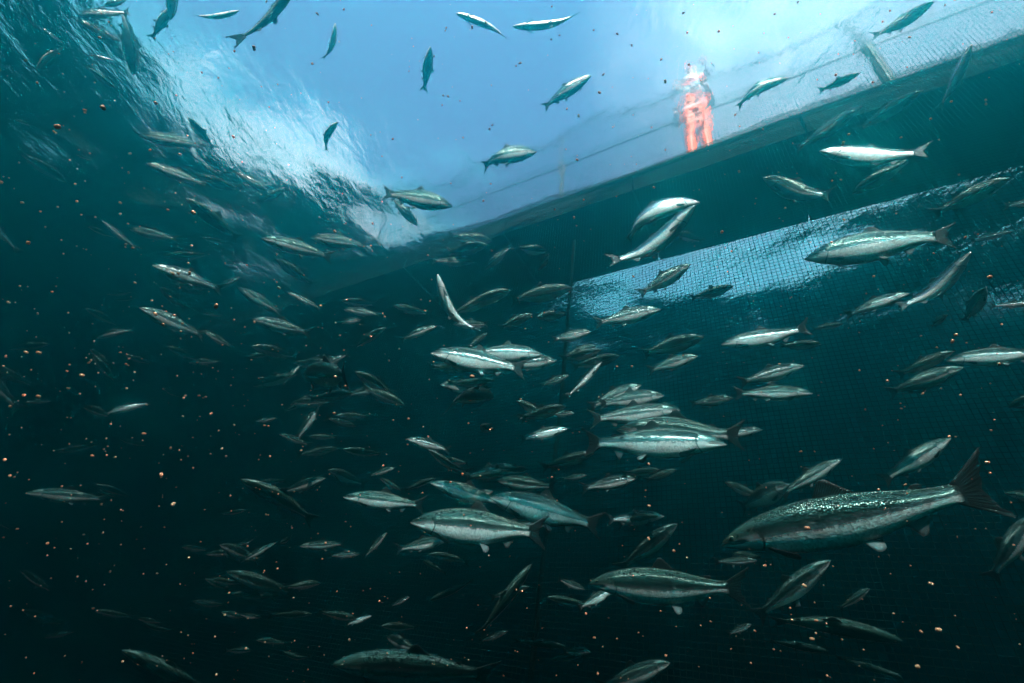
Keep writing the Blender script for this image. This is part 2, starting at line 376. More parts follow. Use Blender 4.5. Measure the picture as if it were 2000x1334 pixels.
    L(math_('ADD', rg, math_('MULTIPLY', belly, .12)), p.inputs['Roughness'])
    bp = N(nt, 'Bump'); bp.inputs['Strength'].default_value = .55; bp.inputs['Distance'].default_value = .006
    hgt = math_('ADD', math_('MULTIPLY', vs_.outputs['Distance'], -.7), math_('MULTIPLY', nz.outputs[0], .5))
    L(math_('MULTIPLY', math_('MULTIPLY', hgt, math_('ADD', .3, sstep(v, -.1, .5))), math_('SUBTRACT', 1.0, math_('MULTIPLY', head, .8))), bp.inputs['Height']); L(bp.outputs[0], p.inputs['Normal'])
    p.inputs['Specular IOR Level'].default_value = .5
    return m
def fin_mat(name, col, thin):
    """rayed fin: dark ribs, thinner skin between them and towards the edge that lets some light through"""
    m, nt, p = new_mat(name); L = nt.links.new
    at = N(nt, 'Attribute', attribute_name='pat'); sp = N(nt, 'SeparateXYZ'); L(at.outputs['Vector'], sp.inputs[0])
    a = N(nt, 'Math', operation='MULTIPLY'); L(sp.outputs[0], a.inputs[0]); a.inputs[1].default_value = 95
    sn = N(nt, 'Math', operation='SINE'); L(a.outputs[0], sn.inputs[0])
    rm = N(nt, 'MapRange'); L(sn.outputs[0], rm.inputs[0]); rm.inputs[1].default_value = -1; rm.inputs[2].default_value = 1
    mx = N(nt, 'Mix', data_type='RGBA'); mx.inputs[6].default_value = (*[c*.45 for c in col], 1); mx.inputs[7].default_value = (*[c*1.6 for c in col], 1)
    L(rm.outputs[0], mx.inputs[0]); L(mx.outputs[2], p.inputs['Base Color']); p.inputs['Roughness'].default_value = .5; p.inputs['Specular IOR Level'].default_value = .3
    tl = N(nt, 'BsdfTranslucent'); L(mx.outputs[2], tl.inputs[0]); ms = N(nt, 'MixShader'); ms.inputs[0].default_value = .35
    L(p.outputs[0], ms.inputs[1]); L(tl.outputs[0], ms.inputs[2])
    tr = N(nt, 'BsdfTransparent'); m2 = N(nt, 'MixShader'); fa = N(nt, 'Math', operation='MULTIPLY'); L(rm.outputs[0], fa.inputs[0])
    f2 = N(nt, 'Math', operation='MULTIPLY'); L(sp.outputs[1], f2.inputs[0]); f2.inputs[1].default_value = thin; L(f2.outputs[0], fa.inputs[1])
    L(fa.outputs[0], m2.inputs[0]); L(ms.outputs[0], m2.inputs[1]); L(tr.outputs[0], m2.inputs[2]); L(m2.outputs[0], nt.nodes['Material Output'].inputs[0])
    return m
SKIN = salmon_skin(); FIN_D = fin_mat('dark_fin', (.012, .016, .016), .45); FIN_P = fin_mat('pale_fin', (.20, .24, .24), .7)
EYE, _, pe = new_mat('fish_eye'); pe.inputs['Base Color'].default_value = (.008, .008, .008, 1); pe.inputs['Roughness'].default_value = .08
EYR, _, pe = new_mat('fish_iris'); pe.inputs['Base Color'].default_value = (.22, .20, .13, 1); pe.inputs['Roughness'].default_value = .3; pe.inputs['Metallic'].default_value = .8
FINS = {'tail_fin': FIN_D, 'dorsal_fin': FIN_D, 'adipose_fin': FIN_D, 'anal_fin': FIN_P, 'pelvic_fin': FIN_P, 'pectoral_fin': FIN_D}
def eye_raw(fat, sd):
    v = []; f = []; t = .062; y = sd*np.interp(t, PT, PW)*.90; z = .011; r = .0118
    n = 12
    for j, (ro, h) in enumerate(((1.0, 0), (.97, .25), (.86, .40), (.78, .45), (.48, .60), (.18, .68))):
        for k in range(n):
            a = 2*math.pi*k/n; v.append((t+r*ro*math.cos(a)+sd*0, y+sd*r*(h-.15), z+r*ro*math.sin(a)))
    for j in range(5):
        for k in range(n):
            q = (j*n+k, j*n+(k+1) % n, (j+1)*n+(k+1) % n, (j+1)*n+k); f.append(q if sd < 0 else q[::-1])
    f.append(tuple(5*n+k for k in (range(n) if sd < 0 else range(n-1, -1, -1))))
    return v, f
NFISH = 0
def make_salmon(L, bend, wag, fat, rg, detail, name='salmon'):
    fm, ch = spine_map(bend, wag)
    v, pat, f = body_raw(fat)
    me = mesh(name, fm(v)*L, f, SKIN, pat)
    o = bpy.data.objects.new(name, me); COL.objects.link(o)
    F = fins_raw(fat, rg, rg.uniform(.25, 1.0))
    if detail:
        for k, (r, t, th) in F.items():
            nm = k.rstrip('_'); fv, ff, fp = fin_raw(r, t, th)
            c = bpy.data.objects.new(nm, mesh(nm, fm(np.array(fv))*L, ff, FINS[nm], fp)); COL.objects.link(c); c.parent = o
        for sd in (1, -1):
            ev, ef = eye_raw(fat, sd); em = mesh('eye', fm(np.array(ev))*L, ef, EYR); em.materials.append(EYE)
            em.polygons.foreach_set('material_index', [0 if i < 36 else 1 for i in range(len(ef))])
            c = bpy.data.objects.new('eye', em); COL.objects.link(c); c.parent = o
    else:                                           # small in the picture: one mesh, fins included
        vs_ = [fm(v)*L]; fs = list(f); mi = [0]*len(f); ps = list(pat); off = len(v)
        for k, (r, t, th) in F.items():
            fv, ff, fp = fin_raw(r, t, th, nv=3); vs_.append(fm(np.array(fv))*L); fs += [tuple(i+off for i in q) for q in ff]
            mi += [1 if FINS[k.rstrip('_')] is FIN_D else 2]*len(ff); ps += fp; off += len(fv)
        me2 = mesh(name, np.concatenate(vs_), fs, SKIN, ps); me2.materials.append(FIN_D); me2.materials.append(FIN_P); me2.polygons.foreach_set('material_index', mi)
        o.data = me2; bpy.data.meshes.remove(me)
    return o, ch
WNF = WN
def place_salmon(hx, hy, tx, ty, L=.66, psi=0, roll=0, bend=0, wag=0, fat=1.0, label=None, group=None, detail=None, dist=None):
    """nose and tail are seen at pixels (hx,hy) and (tx,ty) of the 2000x1334 photograph; psi > 0 turns the head towards the camera."""
    rg = np.random.default_rng(int(hx*7+hy*13+tx) % 100000); fat *= rg.uniform(.92, 1.16)*(1+.42*max(0, ray((hx+tx)/2, (hy+ty)/2)[2]))
    px = math.hypot(hx-tx, hy-ty)
    detail = px > 120 if detail is None else detail
    dh, dt = ray(hx, hy), ray(tx, ty)
    if label and abs(roll) < 30 and any(q in label for q in ('faint', 'dim', 'dark ', 'shadowy')) and not any(q in label for q in ('big', 'bright', 'silver', 'shin', 'lit ', 'large')): roll -= rg.uniform(16, 34)
    # belly > 0 rolls the belly towards the camera; bend > 0 bulges the middle towards the top (or right) of the picture
    ang = math.acos(np.clip(dh@dt, -1, 1)); k = math.tan(R(psi))*ang/2
    X = dh*(1-k)-dt*(1+k); X /= np.linalg.norm(X)
    Z = np.array([0, 0, 1.]); Z = Z-X*(Z@X)
    if np.linalg.norm(Z) < .25: Z = _UP-X*(_UP@X)
    el_ = max(0, math.degrees(math.asin((dh+dt)[2]/2))); roll -= .55*el_
    Z /= np.linalg.norm(Z); Y = np.cross(Z, X); c, sn = math.cos(R(roll)), math.sin(R(roll))
    if Y@((dh+dt)/2) > 0: sn = -sn
    Y, Z = Y*c+Z*sn, Z*c-Y*sn
    sg = 1 if Y@(_UP+.35*_RT) > 0 else -1
    o, ch = make_salmon(L, R(bend)*sg, R(wag)*sg, fat, rg, detail)
    a, b = dh*(1-k), dt*(1+k); s = ch*L/np.linalg.norm(a-b)
    # stay inside the cage and below the water surface
    lim = 1e9
    for q, kk in ((dh, 1-k), (dt, 1+k)):
        if q[2] > 0: lim = min(lim, .96*(DEPTH-.12)/q[2]/kk)
        nn = (q+0)@WNF
        if nn > 0: lim = min(lim, .95*(OFF_IN-.22)/nn/kk)
    lim = min(lim, dist if dist else 10.5)
    g = min(1, lim/s)
    s *= g; o.scale = (g, g, g)
    H, T = CAM+a*s, CAM+b*s
    M = (H+T)/2
    o.matrix_world = Matrix(((X[0]*g, Y[0]*g, Z[0]*g, M[0]), (X[1]*g, Y[1]*g, Z[1]*g, M[1]), (X[2]*g, Y[2]*g, Z[2]*g, M[2]), (0, 0, 0, 1)))
    tag(o, label, 'salmon' if label else None, group)
    return o

# ---------------------------------------------------------------- worker on the walkway
def skin_fig(name, nodes, edges, mat, parent=None, sub=2):
    """one continuous surface grown over a skeleton: nodes = [(x, y, z, radius)]"""
    me = bpy.data.meshes.new(name); me.from_pydata([n[:3] for n in nodes], edges, []); o = bpy.data.objects.new(name, me); COL.objects.link(o)
    md = o.modifiers.new('skin', 'SKIN'); md.use_smooth_shade = True
    if not me.skin_vertices: me.skin_vertices.new()
    for i, n in enumerate(nodes):
        r = n[3]; me.skin_vertices[0].data[i].radius = r if hasattr(r, '__len__') else (r, r)
    me.skin_vertices[0].data[0].use_root = True
    sb = o.modifiers.new('sub', 'SUBSURF'); sb.levels = sb.render_levels = sub
    dg = bpy.context.evaluated_depsgraph_get(); m2 = bpy.data.meshes.new_from_object(o.evaluated_get(dg)); m2.name = name
    o.modifiers.clear(); o.data = m2; bpy.data.meshes.remove(me)
    m2.materials.clear(); m2.materials.append(mat); m2.polygons.foreach_set('use_smooth', [True]*len(m2.polygons))
    if parent: o.parent = parent
    return o
skin_m = simple_mat('weathered_skin', (.50, .30, .22), .55, noise=.1)
orange = simple_mat('orange_oilskin', (.80, .10, .035), .55, noise=.15); grey_w = simple_mat('grey_wool', (.07, .075, .08), .9); boot_m = simple_mat('black_rubber', (.02, .02, .02), .5)
hair_m = simple_mat('red_knit', (.75, .12, .06), .9); white_m = simple_mat('white_strip', (.45, .46, .45), .35)
# x = along the body's left, y = forward, z = up; pelvis first
bn = [(0, 0, .95, (.13, .11)), (0, .01, 1.12, (.125, .10)), (0, .02, 1.30, (.15, .11)), (0, .02, 1.43, (.12, .09)), (0, .03, 1.50, .052), (0, .045, 1.57, .06), (0, .065, 1.645, (.075, .092)), (0, .06, 1.72, .062),
      (.09, 0, .88, .085), (.11, .02, .50, .058), (.12, -.01, .10, .042), (.12, .10, .05, .04), (-.09, 0, .88, .085), (-.10, .05, .50, .058), (-.11, .03, .10, .042), (-.11, .14, .05, .04),
      (.19, .02, 1.40, .055), (.25, .06, 1.15, .043), (.22, .28, 1.04, .032), (.21, .35, 1.03, .034), (-.19, .02, 1.40, .055), (-.27, .14, 1.20, .043), (-.24, .40, 1.22, .032), (-.23, .47, 1.235, .034)]
be = [(0, 1), (1, 2), (2, 3), (3, 4), (4, 5), (5, 6), (6, 7), (0, 8), (8, 9), (9, 10), (10, 11), (0, 12), (12, 13), (13, 14), (14, 15), (3, 16), (16, 17), (17, 18), (18, 19), (3, 20), (20, 21), (21, 22), (22, 23)]
man = skin_fig('person', bn, be, skin_m)
grow = lambda idx, d, mp=None: [(*bn[i][:3], tuple(r+d for r in bn[i][3]) if hasattr(bn[i][3], '__len__') else bn[i][3]+d) for i in idx]
skin_fig('pullover', grow([1, 2, 3, 16, 17, 18, 20, 21, 22], .016), [(0, 1), (1, 2), (2, 3), (3, 4), (4, 5), (2, 6), (6, 7), (7, 8)], grey_w, man)
skin_fig('life_jacket', [(0, .015, 1.17, (.165, .145)), (0, .02, 1.31, (.185, .155)), (0, .02, 1.45, (.15, .125))], [(0, 1), (1, 2)], orange, man)
skin_fig('trousers', grow([0, 8, 9, 10, 12, 13, 14], .022)+[(0, .01, 1.06, (.145, .125))], [(0, 1), (1, 2), (2, 3), (0, 4), (4, 5), (5, 6), (0, 7)], orange, man)
for i_ in (10, 14):
    x_, y_ = bn[i_][0], bn[i_][1]; skin_fig('boot', [(x_, y_, .30, .066), (x_, y_, .10, .058), (x_, y_+.03, .055, .055), (x_, y_+.15, .045, .045)], [(0, 1), (1, 2), (2, 3)], boot_m, man)
skin_fig('knit_hat', [(0, .055, 1.70, (.092, .10)), (0, .05, 1.76, (.075, .08))], [(0, 1)], hair_m, man)
q = MB(); q.tube([(0, .14, 1.655), (0, .168, 1.625), (0, .15, 1.605)], [.008, .015, .008], 6); q.build('nose', skin_m, man, smooth=True)
for sx_ in (-1, 1):
    q = MB(); q.tube([(sx_*.03, .132, 1.655), (sx_*.03, .146, 1.655)], [.011, .006], 8); q.build('eye', boot_m, man, smooth=True)
    q = MB(); q.tube([(sx_*.078, .05, 1.665), (sx_*.09, .04, 1.64), (sx_*.08, .05, 1.615)], [.010, .014, .008], 6); q.build('ear', skin_m, man, smooth=True)
q = MB(); q.tube([(-.025, .142, 1.575), (0, .152, 1.577), (.025, .142, 1.575)], .006, 6); q.build('mouth', hair_m, man)
for hand, (hx_, hy_, hz_) in ((0, bn[19][:3]), (1, bn[23][:3])):
    q = MB()
    for k_, (dx_, ln_) in enumerate(((-.028, .06), (-.01, .07), (.009, .066), (.027, .052))):
        q.tube([(hx_+dx_, hy_+.02, hz_+.008), (hx_+dx_, hy_+.02+ln_*.6, hz_), (hx_+dx_*.9, hy_+.02+ln_*.75, hz_-ln_*.4)], [.010, .009, .007], 6)
    q.tube([(hx_+(.03 if hand else -.03), hy_-.01, hz_), (hx_+(.05 if hand else -.05), hy_+.025, hz_-.005), (hx_+(.045 if hand else -.045), hy_+.055, hz_-.012)], [.012, .010, .008], 6)
    q.build('fingers', skin_m, man, smooth=True)
q = MB(); q.box((0, .185, 1.30), (.22, .006, .05)); q.box((0, .165, 1.05), (.20, .03, .10)); q.build('reflective_strip', white_m, man)
P_ = W(.12, OFF_IN+.34, .133); yaw = math.atan2(-WN[1], -WN[0])-math.pi/2
man.matrix_world = Matrix.Translation(P_) @ Matrix.Rotation(yaw, 4, 'Z')
tag(man, 'person in orange life jacket and trousers standing at the walkway rail, blurred through the surface', 'person')

# ---------------------------------------------------------------- the fish, one row each: nose x, y, tail x, y, options, label
G = 'salmon swimming in the cage'
FISH = [
(1407, 1059, 1930, 955, dict(L=.74, roll=-16, bend=-8, wag=-10, fat=.80), 'largest salmon, whole dark silvery side in view, swimming above the lower edge of the photo'),
(1571, 505, 1855, 463, dict(roll=14, bend=6, wag=14, L=.70), 'big green and white salmon with raised dark tail in front of the bright net'),
(1419, 865, 1147, 868, dict(roll=8, psi=8, L=.70, bend=8), 'big bright headed salmon facing right with blunt dark tail, in front of two silver ones'),
(1205, 838, 1445, 853, dict(roll=-8, bend=14, L=.70), 'salmon with a long bright silver back stripe, half hidden behind the blunt tailed one'),
(1327, 799, 1157, 820, dict(roll=4, L=.66), 'silver salmon facing right directly above the bright backed one'),
(1297, 771, 1172, 790, dict(roll=0, L=.60), 'thin dim salmon just over the back of a silver one'),
(1252, 751, 1154, 795, dict(roll=0, L=.60), 'dark salmon with drooping tail above the silver cluster'),
(1489, 838, 1400, 852, dict(L=.6), 'small dim salmon head showing past the tail of the bright backed one'),
(842, 688, 1022, 722, dict(roll=10, L=.70, psi=-6), 'bright silver salmon facing left, overlapped by one facing right'),
(1060, 692, 922, 690, dict(roll=12, psi=6, L=.62, bend=6), 'silver salmon facing right with upright tail crossing another silver flank'),
(1088, 703, 985, 714, dict(L=.6), 'dim green salmon whose head pokes out behind the crossing silver pair'),
(855, 535, 938, 642, dict(roll=48, bend=-62, wag=-8, L=.60, fat=.86), 'pale bellied salmon bent like a hook in the dark middle water'),
(1366, 395, 1230, 472, dict(roll=26, bend=85, L=.66, fat=.95), 'upper of two pale salmon arching together in front of the walkway shadow'),
(1356, 400, 1193, 508, dict(roll=30, bend=-55, L=.66, fat=.92), 'lower of two pale salmon arching together, white belly towards us'),
(1601, 294, 1808, 294, dict(roll=22, bend=-34, L=.70, fat=1.0), 'long green and white salmon sagging in the middle under the walkway'),
(1491, 345, 1620, 380, dict(roll=20, bend=70, L=.62, fat=1.12), 'humped green salmon with pale belly in front of the dark walkway'),
(1683, 206, 1555, 290, dict(roll=16, L=.64, bend=12, fat=.85), 'slim green salmon slanting up beside the walkway edge'),
(1802, 175, 1674, 257, dict(roll=20, L=.66, bend=-8, fat=.85), 'dim slim salmon slanting up against the dark walkway'),
(1897, 87, 1835, 212, dict(roll=25, L=.64, bend=8, fat=.95), 'green salmon climbing steeply near the top of the walkway'),
(1825, 2, 1706, 70, dict(roll=20, bend=-22, L=.62, fat=1.0), 'green salmon nosing upward under the white glare at the surface'),
(1540, 152, 1443, 210, dict(roll=25, bend=62, L=.58, fat=.95), 'pale salmon curled in an arch below the glare beside the orange figure'),
(1680, 142, 1601, 178, dict(roll=0, L=.56, bend=-5, fat=.85), 'small dark salmon silhouetted against the white glare'),
(1664, 378, 1786, 308, dict(roll=10, L=.66, psi=-4, fat=.9), 'faint salmon crossing behind the sagging green one'),
(1972, 346, 1825, 418, dict(roll=-10, L=.66, bend=12), 'dark salmon rising over the bright net beyond the walkway'),
(2075, 382, 1962, 404, dict(roll=0, L=.6), 'dark salmon tail at the frame edge beside the bright net'),
(1895, 491, 1755, 598, dict(roll=24, bend=-62, L=.68, fat=.85), 'bright curved salmon standing on its tail below the big green one'),
(1775, 572, 1653, 616, dict(roll=10, bend=10, L=.62), 'dull green salmon with dark tail behind the bright curved one'),
(1975, 452, 1898, 471, dict(roll=20, L=.55, fat=.7), 'thin pale streak of a salmon by the dark net edge'),
(2030, 590, 1936, 598, dict(roll=20, L=.6, fat=.8), 'thin pale salmon leaving the frame over the dim net'),
(1850, 614, 1818, 638, dict(L=.55, psi=40), 'tiny salmon head under the bright curved one'),
(1925, 560, 1885, 628, dict(L=.55, roll=-30, psi=30), 'dim dark salmon seen end on below the thin pale streak'),
(1408, 672, 1576, 640, dict(roll=14, bend=-16, wag=-6, L=.64), 'silver salmon with lifted tail over the middle of the net'),
(1604, 671, 1524, 676, dict(L=.6), 'dim salmon just behind the lifted tail over the net'),
(1646, 632, 1587, 643, dict(L=.58), 'very faint small salmon above the lifted tail'),
(1848, 704, 2055, 688, dict(roll=12, L=.70, bend=4), 'bright salmon entering from the frame edge over two dark ones'),
(1880, 716, 1738, 768, dict(roll=-12, L=.70, bend=-6), 'dark salmon with wide tail under the bright one at the frame edge'),
(1862, 685, 1755, 733, dict(roll=-10, L=.66), 'dim dark salmon parallel to and above the wide tailed one'),
(1587, 767, 1438, 770, dict(roll=6, L=.64, bend=6), 'salmon with one bright stripe facing right over the net'),
(1570, 713, 1447, 748, dict(roll=-4, L=.62, bend=8), 'dim salmon swimming above the bright striped one'),
(1968, 795, 2110, 752, dict(roll=-20, L=.70, fat=1.1), 'dark blunt salmon head at the right frame edge'),
(1855, 855, 1726, 938, dict(roll=-2, L=.62, bend=-10), 'salmon with a lit silver tail root above the largest fish'),
(1643, 895, 1527, 966, dict(roll=-8, L=.62, fat=.8), 'slim salmon marked by one thin shining line'),
(1540, 944, 1448, 992, dict(roll=-6, L=.66, psi=42, fat=1.1), 'stout dark salmon turned towards us behind the largest one'),
(1322, 1021, 1212, 1112, dict(roll=-42, L=.68), 'black backed salmon with a bright jaw diving upward near the bottom'),
(1150, 1136, 1452, 1152, dict(roll=-4, L=.72, bend=4), 'long dark green salmon facing left near the lower edge'),
(1200, 1150, 1130, 1188, dict(L=.58, roll=10), 'salmon tail lit pale beneath the head of the long dark green one'),
(1620, 1092, 1480, 1205, dict(roll=-40, L=.70), 'dark salmon slanting down under the belly of the largest one'),
(1765, 1252, 1513, 1215, dict(roll=-72, L=.74, bend=16, fat=1.1), 'black salmon silhouette facing right in the deep corner'),
(1620, 1272, 1504, 1252, dict(roll=-72, L=.68), 'black salmon silhouette tucked under a larger one in the deep corner'),
(1762, 1322, 1634, 1284, dict(roll=-72, L=.70), 'lowest black salmon silhouette, its belly on the bottom edge'),
(1698, 1148, 1640, 1190, dict(L=.6, roll=-40), 'dim salmon head above the black silhouettes'),
(2012, 1005, 1938, 1130, dict(roll=-40, L=.70), 'dark salmon rising along the frame edge below the largest tail'),
(1962, 962, 2090, 985, dict(roll=-25, L=.72), 'dark salmon face just behind the largest tail'),
(1290, 603, 1164, 632, dict(roll=4, L=.62), 'greenish salmon facing right beside the net seam rope'),
(1348, 515, 1250, 574, dict(roll=-6, bend=14, L=.62), 'dark green salmon before the bright part of the net'),
(1154, 647, 1080, 664, dict(L=.58), 'small pale salmon crossing the seam rope'),
(1166, 675, 1100, 700, dict(L=.58), 'small dim salmon touching the seam rope'),
(1210, 694, 1120, 718, dict(L=.60, roll=-20), 'dim salmon behind the thin slanting one at the rope'),
(1175, 706, 1106, 776, dict(L=.62, fat=.75, roll=15, bend=-10), 'thin slanting salmon below the seam rope middle'),
(1374, 657, 1258, 692, dict(L=.64, bend=12), 'dark salmon over the plain net, upper of a pair'),
(1363, 694, 1268, 724, dict(L=.62), 'green salmon over the plain net, lower of a pair'),
(998, 566, 906, 600, dict(roll=2, bend=12, L=.62), 'green salmon below the dark walkway end, nearer the hooked one'),
(1117, 561, 1000, 587, dict(roll=2, bend=8, L=.66), 'dim green salmon whose jaw touches the net rope'),
(947, 526, 997, 482, dict(L=.62), 'faint salmon high in the walkway shadow'),
(874, 482, 903, 525, dict(L=.6, fat=.8), 'faint thin salmon sinking beneath the end of the walkway'),
(1040, 613, 977, 641, dict(L=.6), 'faint salmon left of the seam rope'),
(1072, 495, 1050, 530, dict(L=.55, psi=30), 'faint salmon turned towards us in the walkway shadow'),
(671, 604, 741, 615, dict(L=.6, bend=10), 'faint salmon facing left in the gloom under the bright window'),
(769, 597, 839, 614, dict(L=.6, bend=8), 'faint green salmon facing left next to the hooked one'),
(790, 790, 706, 756, dict(L=.62, roll=4), 'dim green salmon slanting down in the dark middle'),
(860, 750, 940, 762, dict(L=.64), 'faint salmon under the silver crossing pair'),
(956, 763, 895, 760, dict(L=.6, psi=20), 'faint salmon with a glinting jaw under the silver crossing pair'),
(795, 856, 878, 880, dict(L=.62, roll=4, bend=12), 'salmon with a thin cyan shine in the dark centre'),
(1108, 836, 1018, 858, dict(L=.60, roll=14), 'cyan green salmon beside the lower seam rope'),
(1105, 793, 1018, 818, dict(L=.66, roll=-20), 'dim salmon whose nose meets the seam rope'),
(940, 830, 962, 842, dict(L=.55, psi=70), 'salmon seen head on in the dark centre'),
(297, 517, 432, 566, dict(roll=12, bend=14, wag=-10, L=.64), 'salmon with a shining curved belly, pellets in front of its back'),
(273, 600, 398, 656, dict(roll=8, bend=-8, L=.66, fat=1.1), 'salmon with dark tail below the shining bellied one'),
(465, 561, 548, 612, dict(roll=10, L=.62), 'silver green salmon slanting down in mid water'),
(493, 622, 606, 652, dict(roll=-4, L=.66), 'dark salmon with bright keel under the slanting silver green one'),
(511, 464, 646, 503, dict(roll=6, bend=6, L=.64), 'clear grey green salmon under the edge of the bright surface'),
(607, 463, 716, 482, dict(L=.64, bend=8), 'green salmon close behind the clear grey green one'),
(563, 571, 627, 603, dict(L=.62, fat=.75, roll=10), 'thin streak of a salmon in mid water'),
(208, 574, 262, 570, dict(L=.62), 'dim greenish salmon right of the upper pellets'),
(396, 612, 436, 618, dict(L=.6, fat=.8), 'small glint of a salmon between two brighter ones'),
(182, 694, 228, 748, dict(L=.64), 'faint slanting salmon in the dark water by the pellets'),
(241, 692, 297, 712, dict(L=.64), 'faint salmon above the pale forked one'),
(483, 696, 533, 692, dict(L=.64), 'faint round backed salmon in the dark centre left'),
(616, 720, 680, 692, dict(L=.66, roll=6), 'dim salmon with a pale raised fin'),
(493, 754, 588, 729, dict(L=.70), 'faint long salmon under the pale finned one'),
(578, 861, 630, 782, dict(L=.70, fat=.8), 'faint steep salmon in the dark centre'),
(206, 808, 296, 788, dict(L=.66, roll=22, bend=24), 'brightly flashing salmon alone in the dark left'),
(-62, 700, 36, 800, dict(L=.72, roll=12), 'shining salmon cut by the left frame edge, tail down'),
(-20, 712, 68, 756, dict(L=.72, roll=-10), 'dim bluish salmon behind the shining one at the frame edge'),
(-48, 408, 36, 492, dict(L=.66, roll=25, fat=.8), 'bright tailed salmon slipping out past the left frame edge'),
(51, 961, 208, 976, dict(roll=2, L=.66), 'solitary flashing silver salmon in the black lower left'),
(-50, 985, 26, 1038, dict(L=.64), 'dark salmon tail at the left edge low down'),
(471, 935, 610, 1018, dict(roll=-24, bend=20, L=.70), 'dark drooping salmon in the lower middle'),
(444, 1115, 576, 1158, dict(roll=-10, bend=8, L=.70, fat=1.1), 'dark salmon with pale little fins near the bottom'),
(238, 1268, 408, 1348, dict(roll=-24, L=.74), 'dark salmon cut by the bottom edge on the left'),
(402, 1082, 474, 1076, dict(L=.64), 'faint salmon low in the dark, upper of a close pair'),
(466, 1064, 497, 1053, dict(L=.6, psi=40), 'small pale salmon touching another in the dark'),
(548, 1060, 568, 1050, dict(L=.55, psi=68), 'salmon head seen from the front near the bottom'),
(185, 1192, 262, 1206, dict(L=.66), 'faint salmon in the black lower left'),
(671, 969, 826, 988, dict(roll=2, bend=10, L=.68), 'silver backed salmon, the first in the row over the dark bottom'),
(841, 941, 985, 985, dict(roll=6, bend=4, L=.68), 'salmon with bright speckled back, nose behind a row mate'),
(958, 969, 1168, 1028, dict(roll=4, bend=8, L=.72), 'brightest silver salmon of the row, dark tail trailing'),
(802, 1017, 1058, 1042, dict(roll=-4, bend=8, L=.70), 'long silver backed salmon, lowest of the row, nose clear of the others'),
(1003, 908, 910, 932, dict(L=.66, psi=10), 'green salmon with glinting head above the bright row'),
(972, 938, 1082, 952, dict(L=.66, roll=-16, bend=10), 'dark salmon directly over the brightest row fish'),
(1245, 932, 1138, 955, dict(L=.66, roll=-6), 'dim salmon over the net to the side of the bright row'),
(1160, 884, 1060, 914, dict(L=.66, roll=-10), 'dim salmon behind the blunt dark tail'),
(1297, 1007, 1188, 1016, dict(L=.62, roll=6, bend=8), 'pale salmon facing right past the end of the bright row'),
(755, 1040, 712, 1088, dict(L=.66, roll=8), 'dim green salmon climbing below the row'),
(877, 1052, 775, 1074, dict(L=.66), 'dim salmon under the long silver backed one'),
(836, 1082, 915, 1100, dict(L=.66, roll=-25, bend=20), 'dark humped salmon with a pale underside in the deep'),
(1038, 1101, 938, 1238, dict(roll=-72, L=.74, fat=.95), 'black salmon rising steeply beside the seam rope'),
(726, 1202, 676, 1220, dict(L=.62, psi=30, roll=12), 'salmon with a glinting face near the bottom'),
(650, 1294, 958, 1322, dict(roll=-18, L=.80, bend=8), 'long dark salmon lying along the bottom edge'),
(1308, 1292, 1170, 1345, dict(roll=-24, L=.70), 'dark salmon with a bright jaw at the bottom edge'),
(992, 1232, 938, 1254, dict(L=.62), 'faint salmon under the black rising one'),
(1105, 1262, 1005, 1252, dict(L=.70, roll=-72), 'black salmon by the lower end of the seam rope'),
(800, 1165, 764, 1184, dict(L=.6), 'faint small salmon in the deep middle'),
(840, 1172, 925, 1134, dict(L=.66, roll=-72), 'black salmon with a steep back in the deep middle'),
(261, 148, 236, 18, dict(L=.64, roll=10, psi=4, bend=26, fat=.92), 'large dark salmon heading down with broad tail up, near the upper left corner'),
(155, 28, 252, 24, dict(L=.66, roll=4), 'green salmon behind the broad raised tail'),
(150, 38, 246, 85, dict(L=.66, roll=16), 'pale green salmon slanting down under the broad raised tail'),
(82, 54, 128, 88, dict(L=.62, fat=.7, roll=14), 'thin salmon streak in the upper left corner'),
(72, 137, 130, 88, dict(L=.66, roll=-6), 'dark green salmon slanting down at the upper left'),
(222, 118, 160, 106, dict(L=.60, fat=.75, roll=20, bend=14), 'thin pale salmon left of the large dark one'),
(168, 130, 231, 176, dict(L=.68, fat=.8), 'faint salmon sliding down at the upper left'),
(334, 40, 340, -62, dict(L=.62, roll=10), 'blue grey salmon coming down from the top edge'),
(336, 12, 296, 74, dict(L=.60, fat=.75), 'slim shadowy salmon crossing behind the one at the top edge'),
(467, 21, 378, 28, dict(L=.58, roll=50, bend=-28, fat=.85), 'pale bellied salmon bowed downward at the top'),
(598, -72, 458, 80, dict(L=.70, roll=55, bend=-28, fat=.36), 'big brownish salmon hanging down from the top edge, tail low'),
(655, 45, 631, 113, dict(L=.52, roll=20, bend=-44, fat=.85), 'small hooked salmon silhouette on the blue surface'),
(660, 238, 638, 293, dict(L=.52, roll=0, bend=62, fat=.95), 'small curled salmon silhouette over white ripples'),
(270, 263, 400, 288, dict(roll=6, bend=6, L=.64, wag=8), 'clear green salmon with forked tail, upper of a pair at the left'),
(287, 318, 403, 362, dict(roll=10, L=.64, bend=-8), 'green salmon with shining keel, lower of a pair at the left'),
(131, 356, 34, 296, dict(roll=-14, L=.66, fat=1.1, bend=6), 'dark salmon nosing down at the left, tail up'),
(367, 228, 417, 290, dict(L=.64, roll=-10), 'shadowy salmon over the left ripples, upper'),
(399, 300, 437, 340, dict(L=.60, roll=-20), 'shadowy dark tailed salmon over the left ripples'),
(523, 373, 456, 333, dict(L=.60, roll=6), 'grey green salmon heading down beside the white ripples'),
(385, 342, 468, 372, dict(L=.64), 'faint salmon over the ripples below the dark tailed one'),
(556, 367, 510, 395, dict(L=.55, roll=-10), 'small dark salmon heading up over the white ripples'),
(364, 386, 465, 466, dict(L=.70, roll=-14), 'faint dark salmon sinking left of the bright surface'),
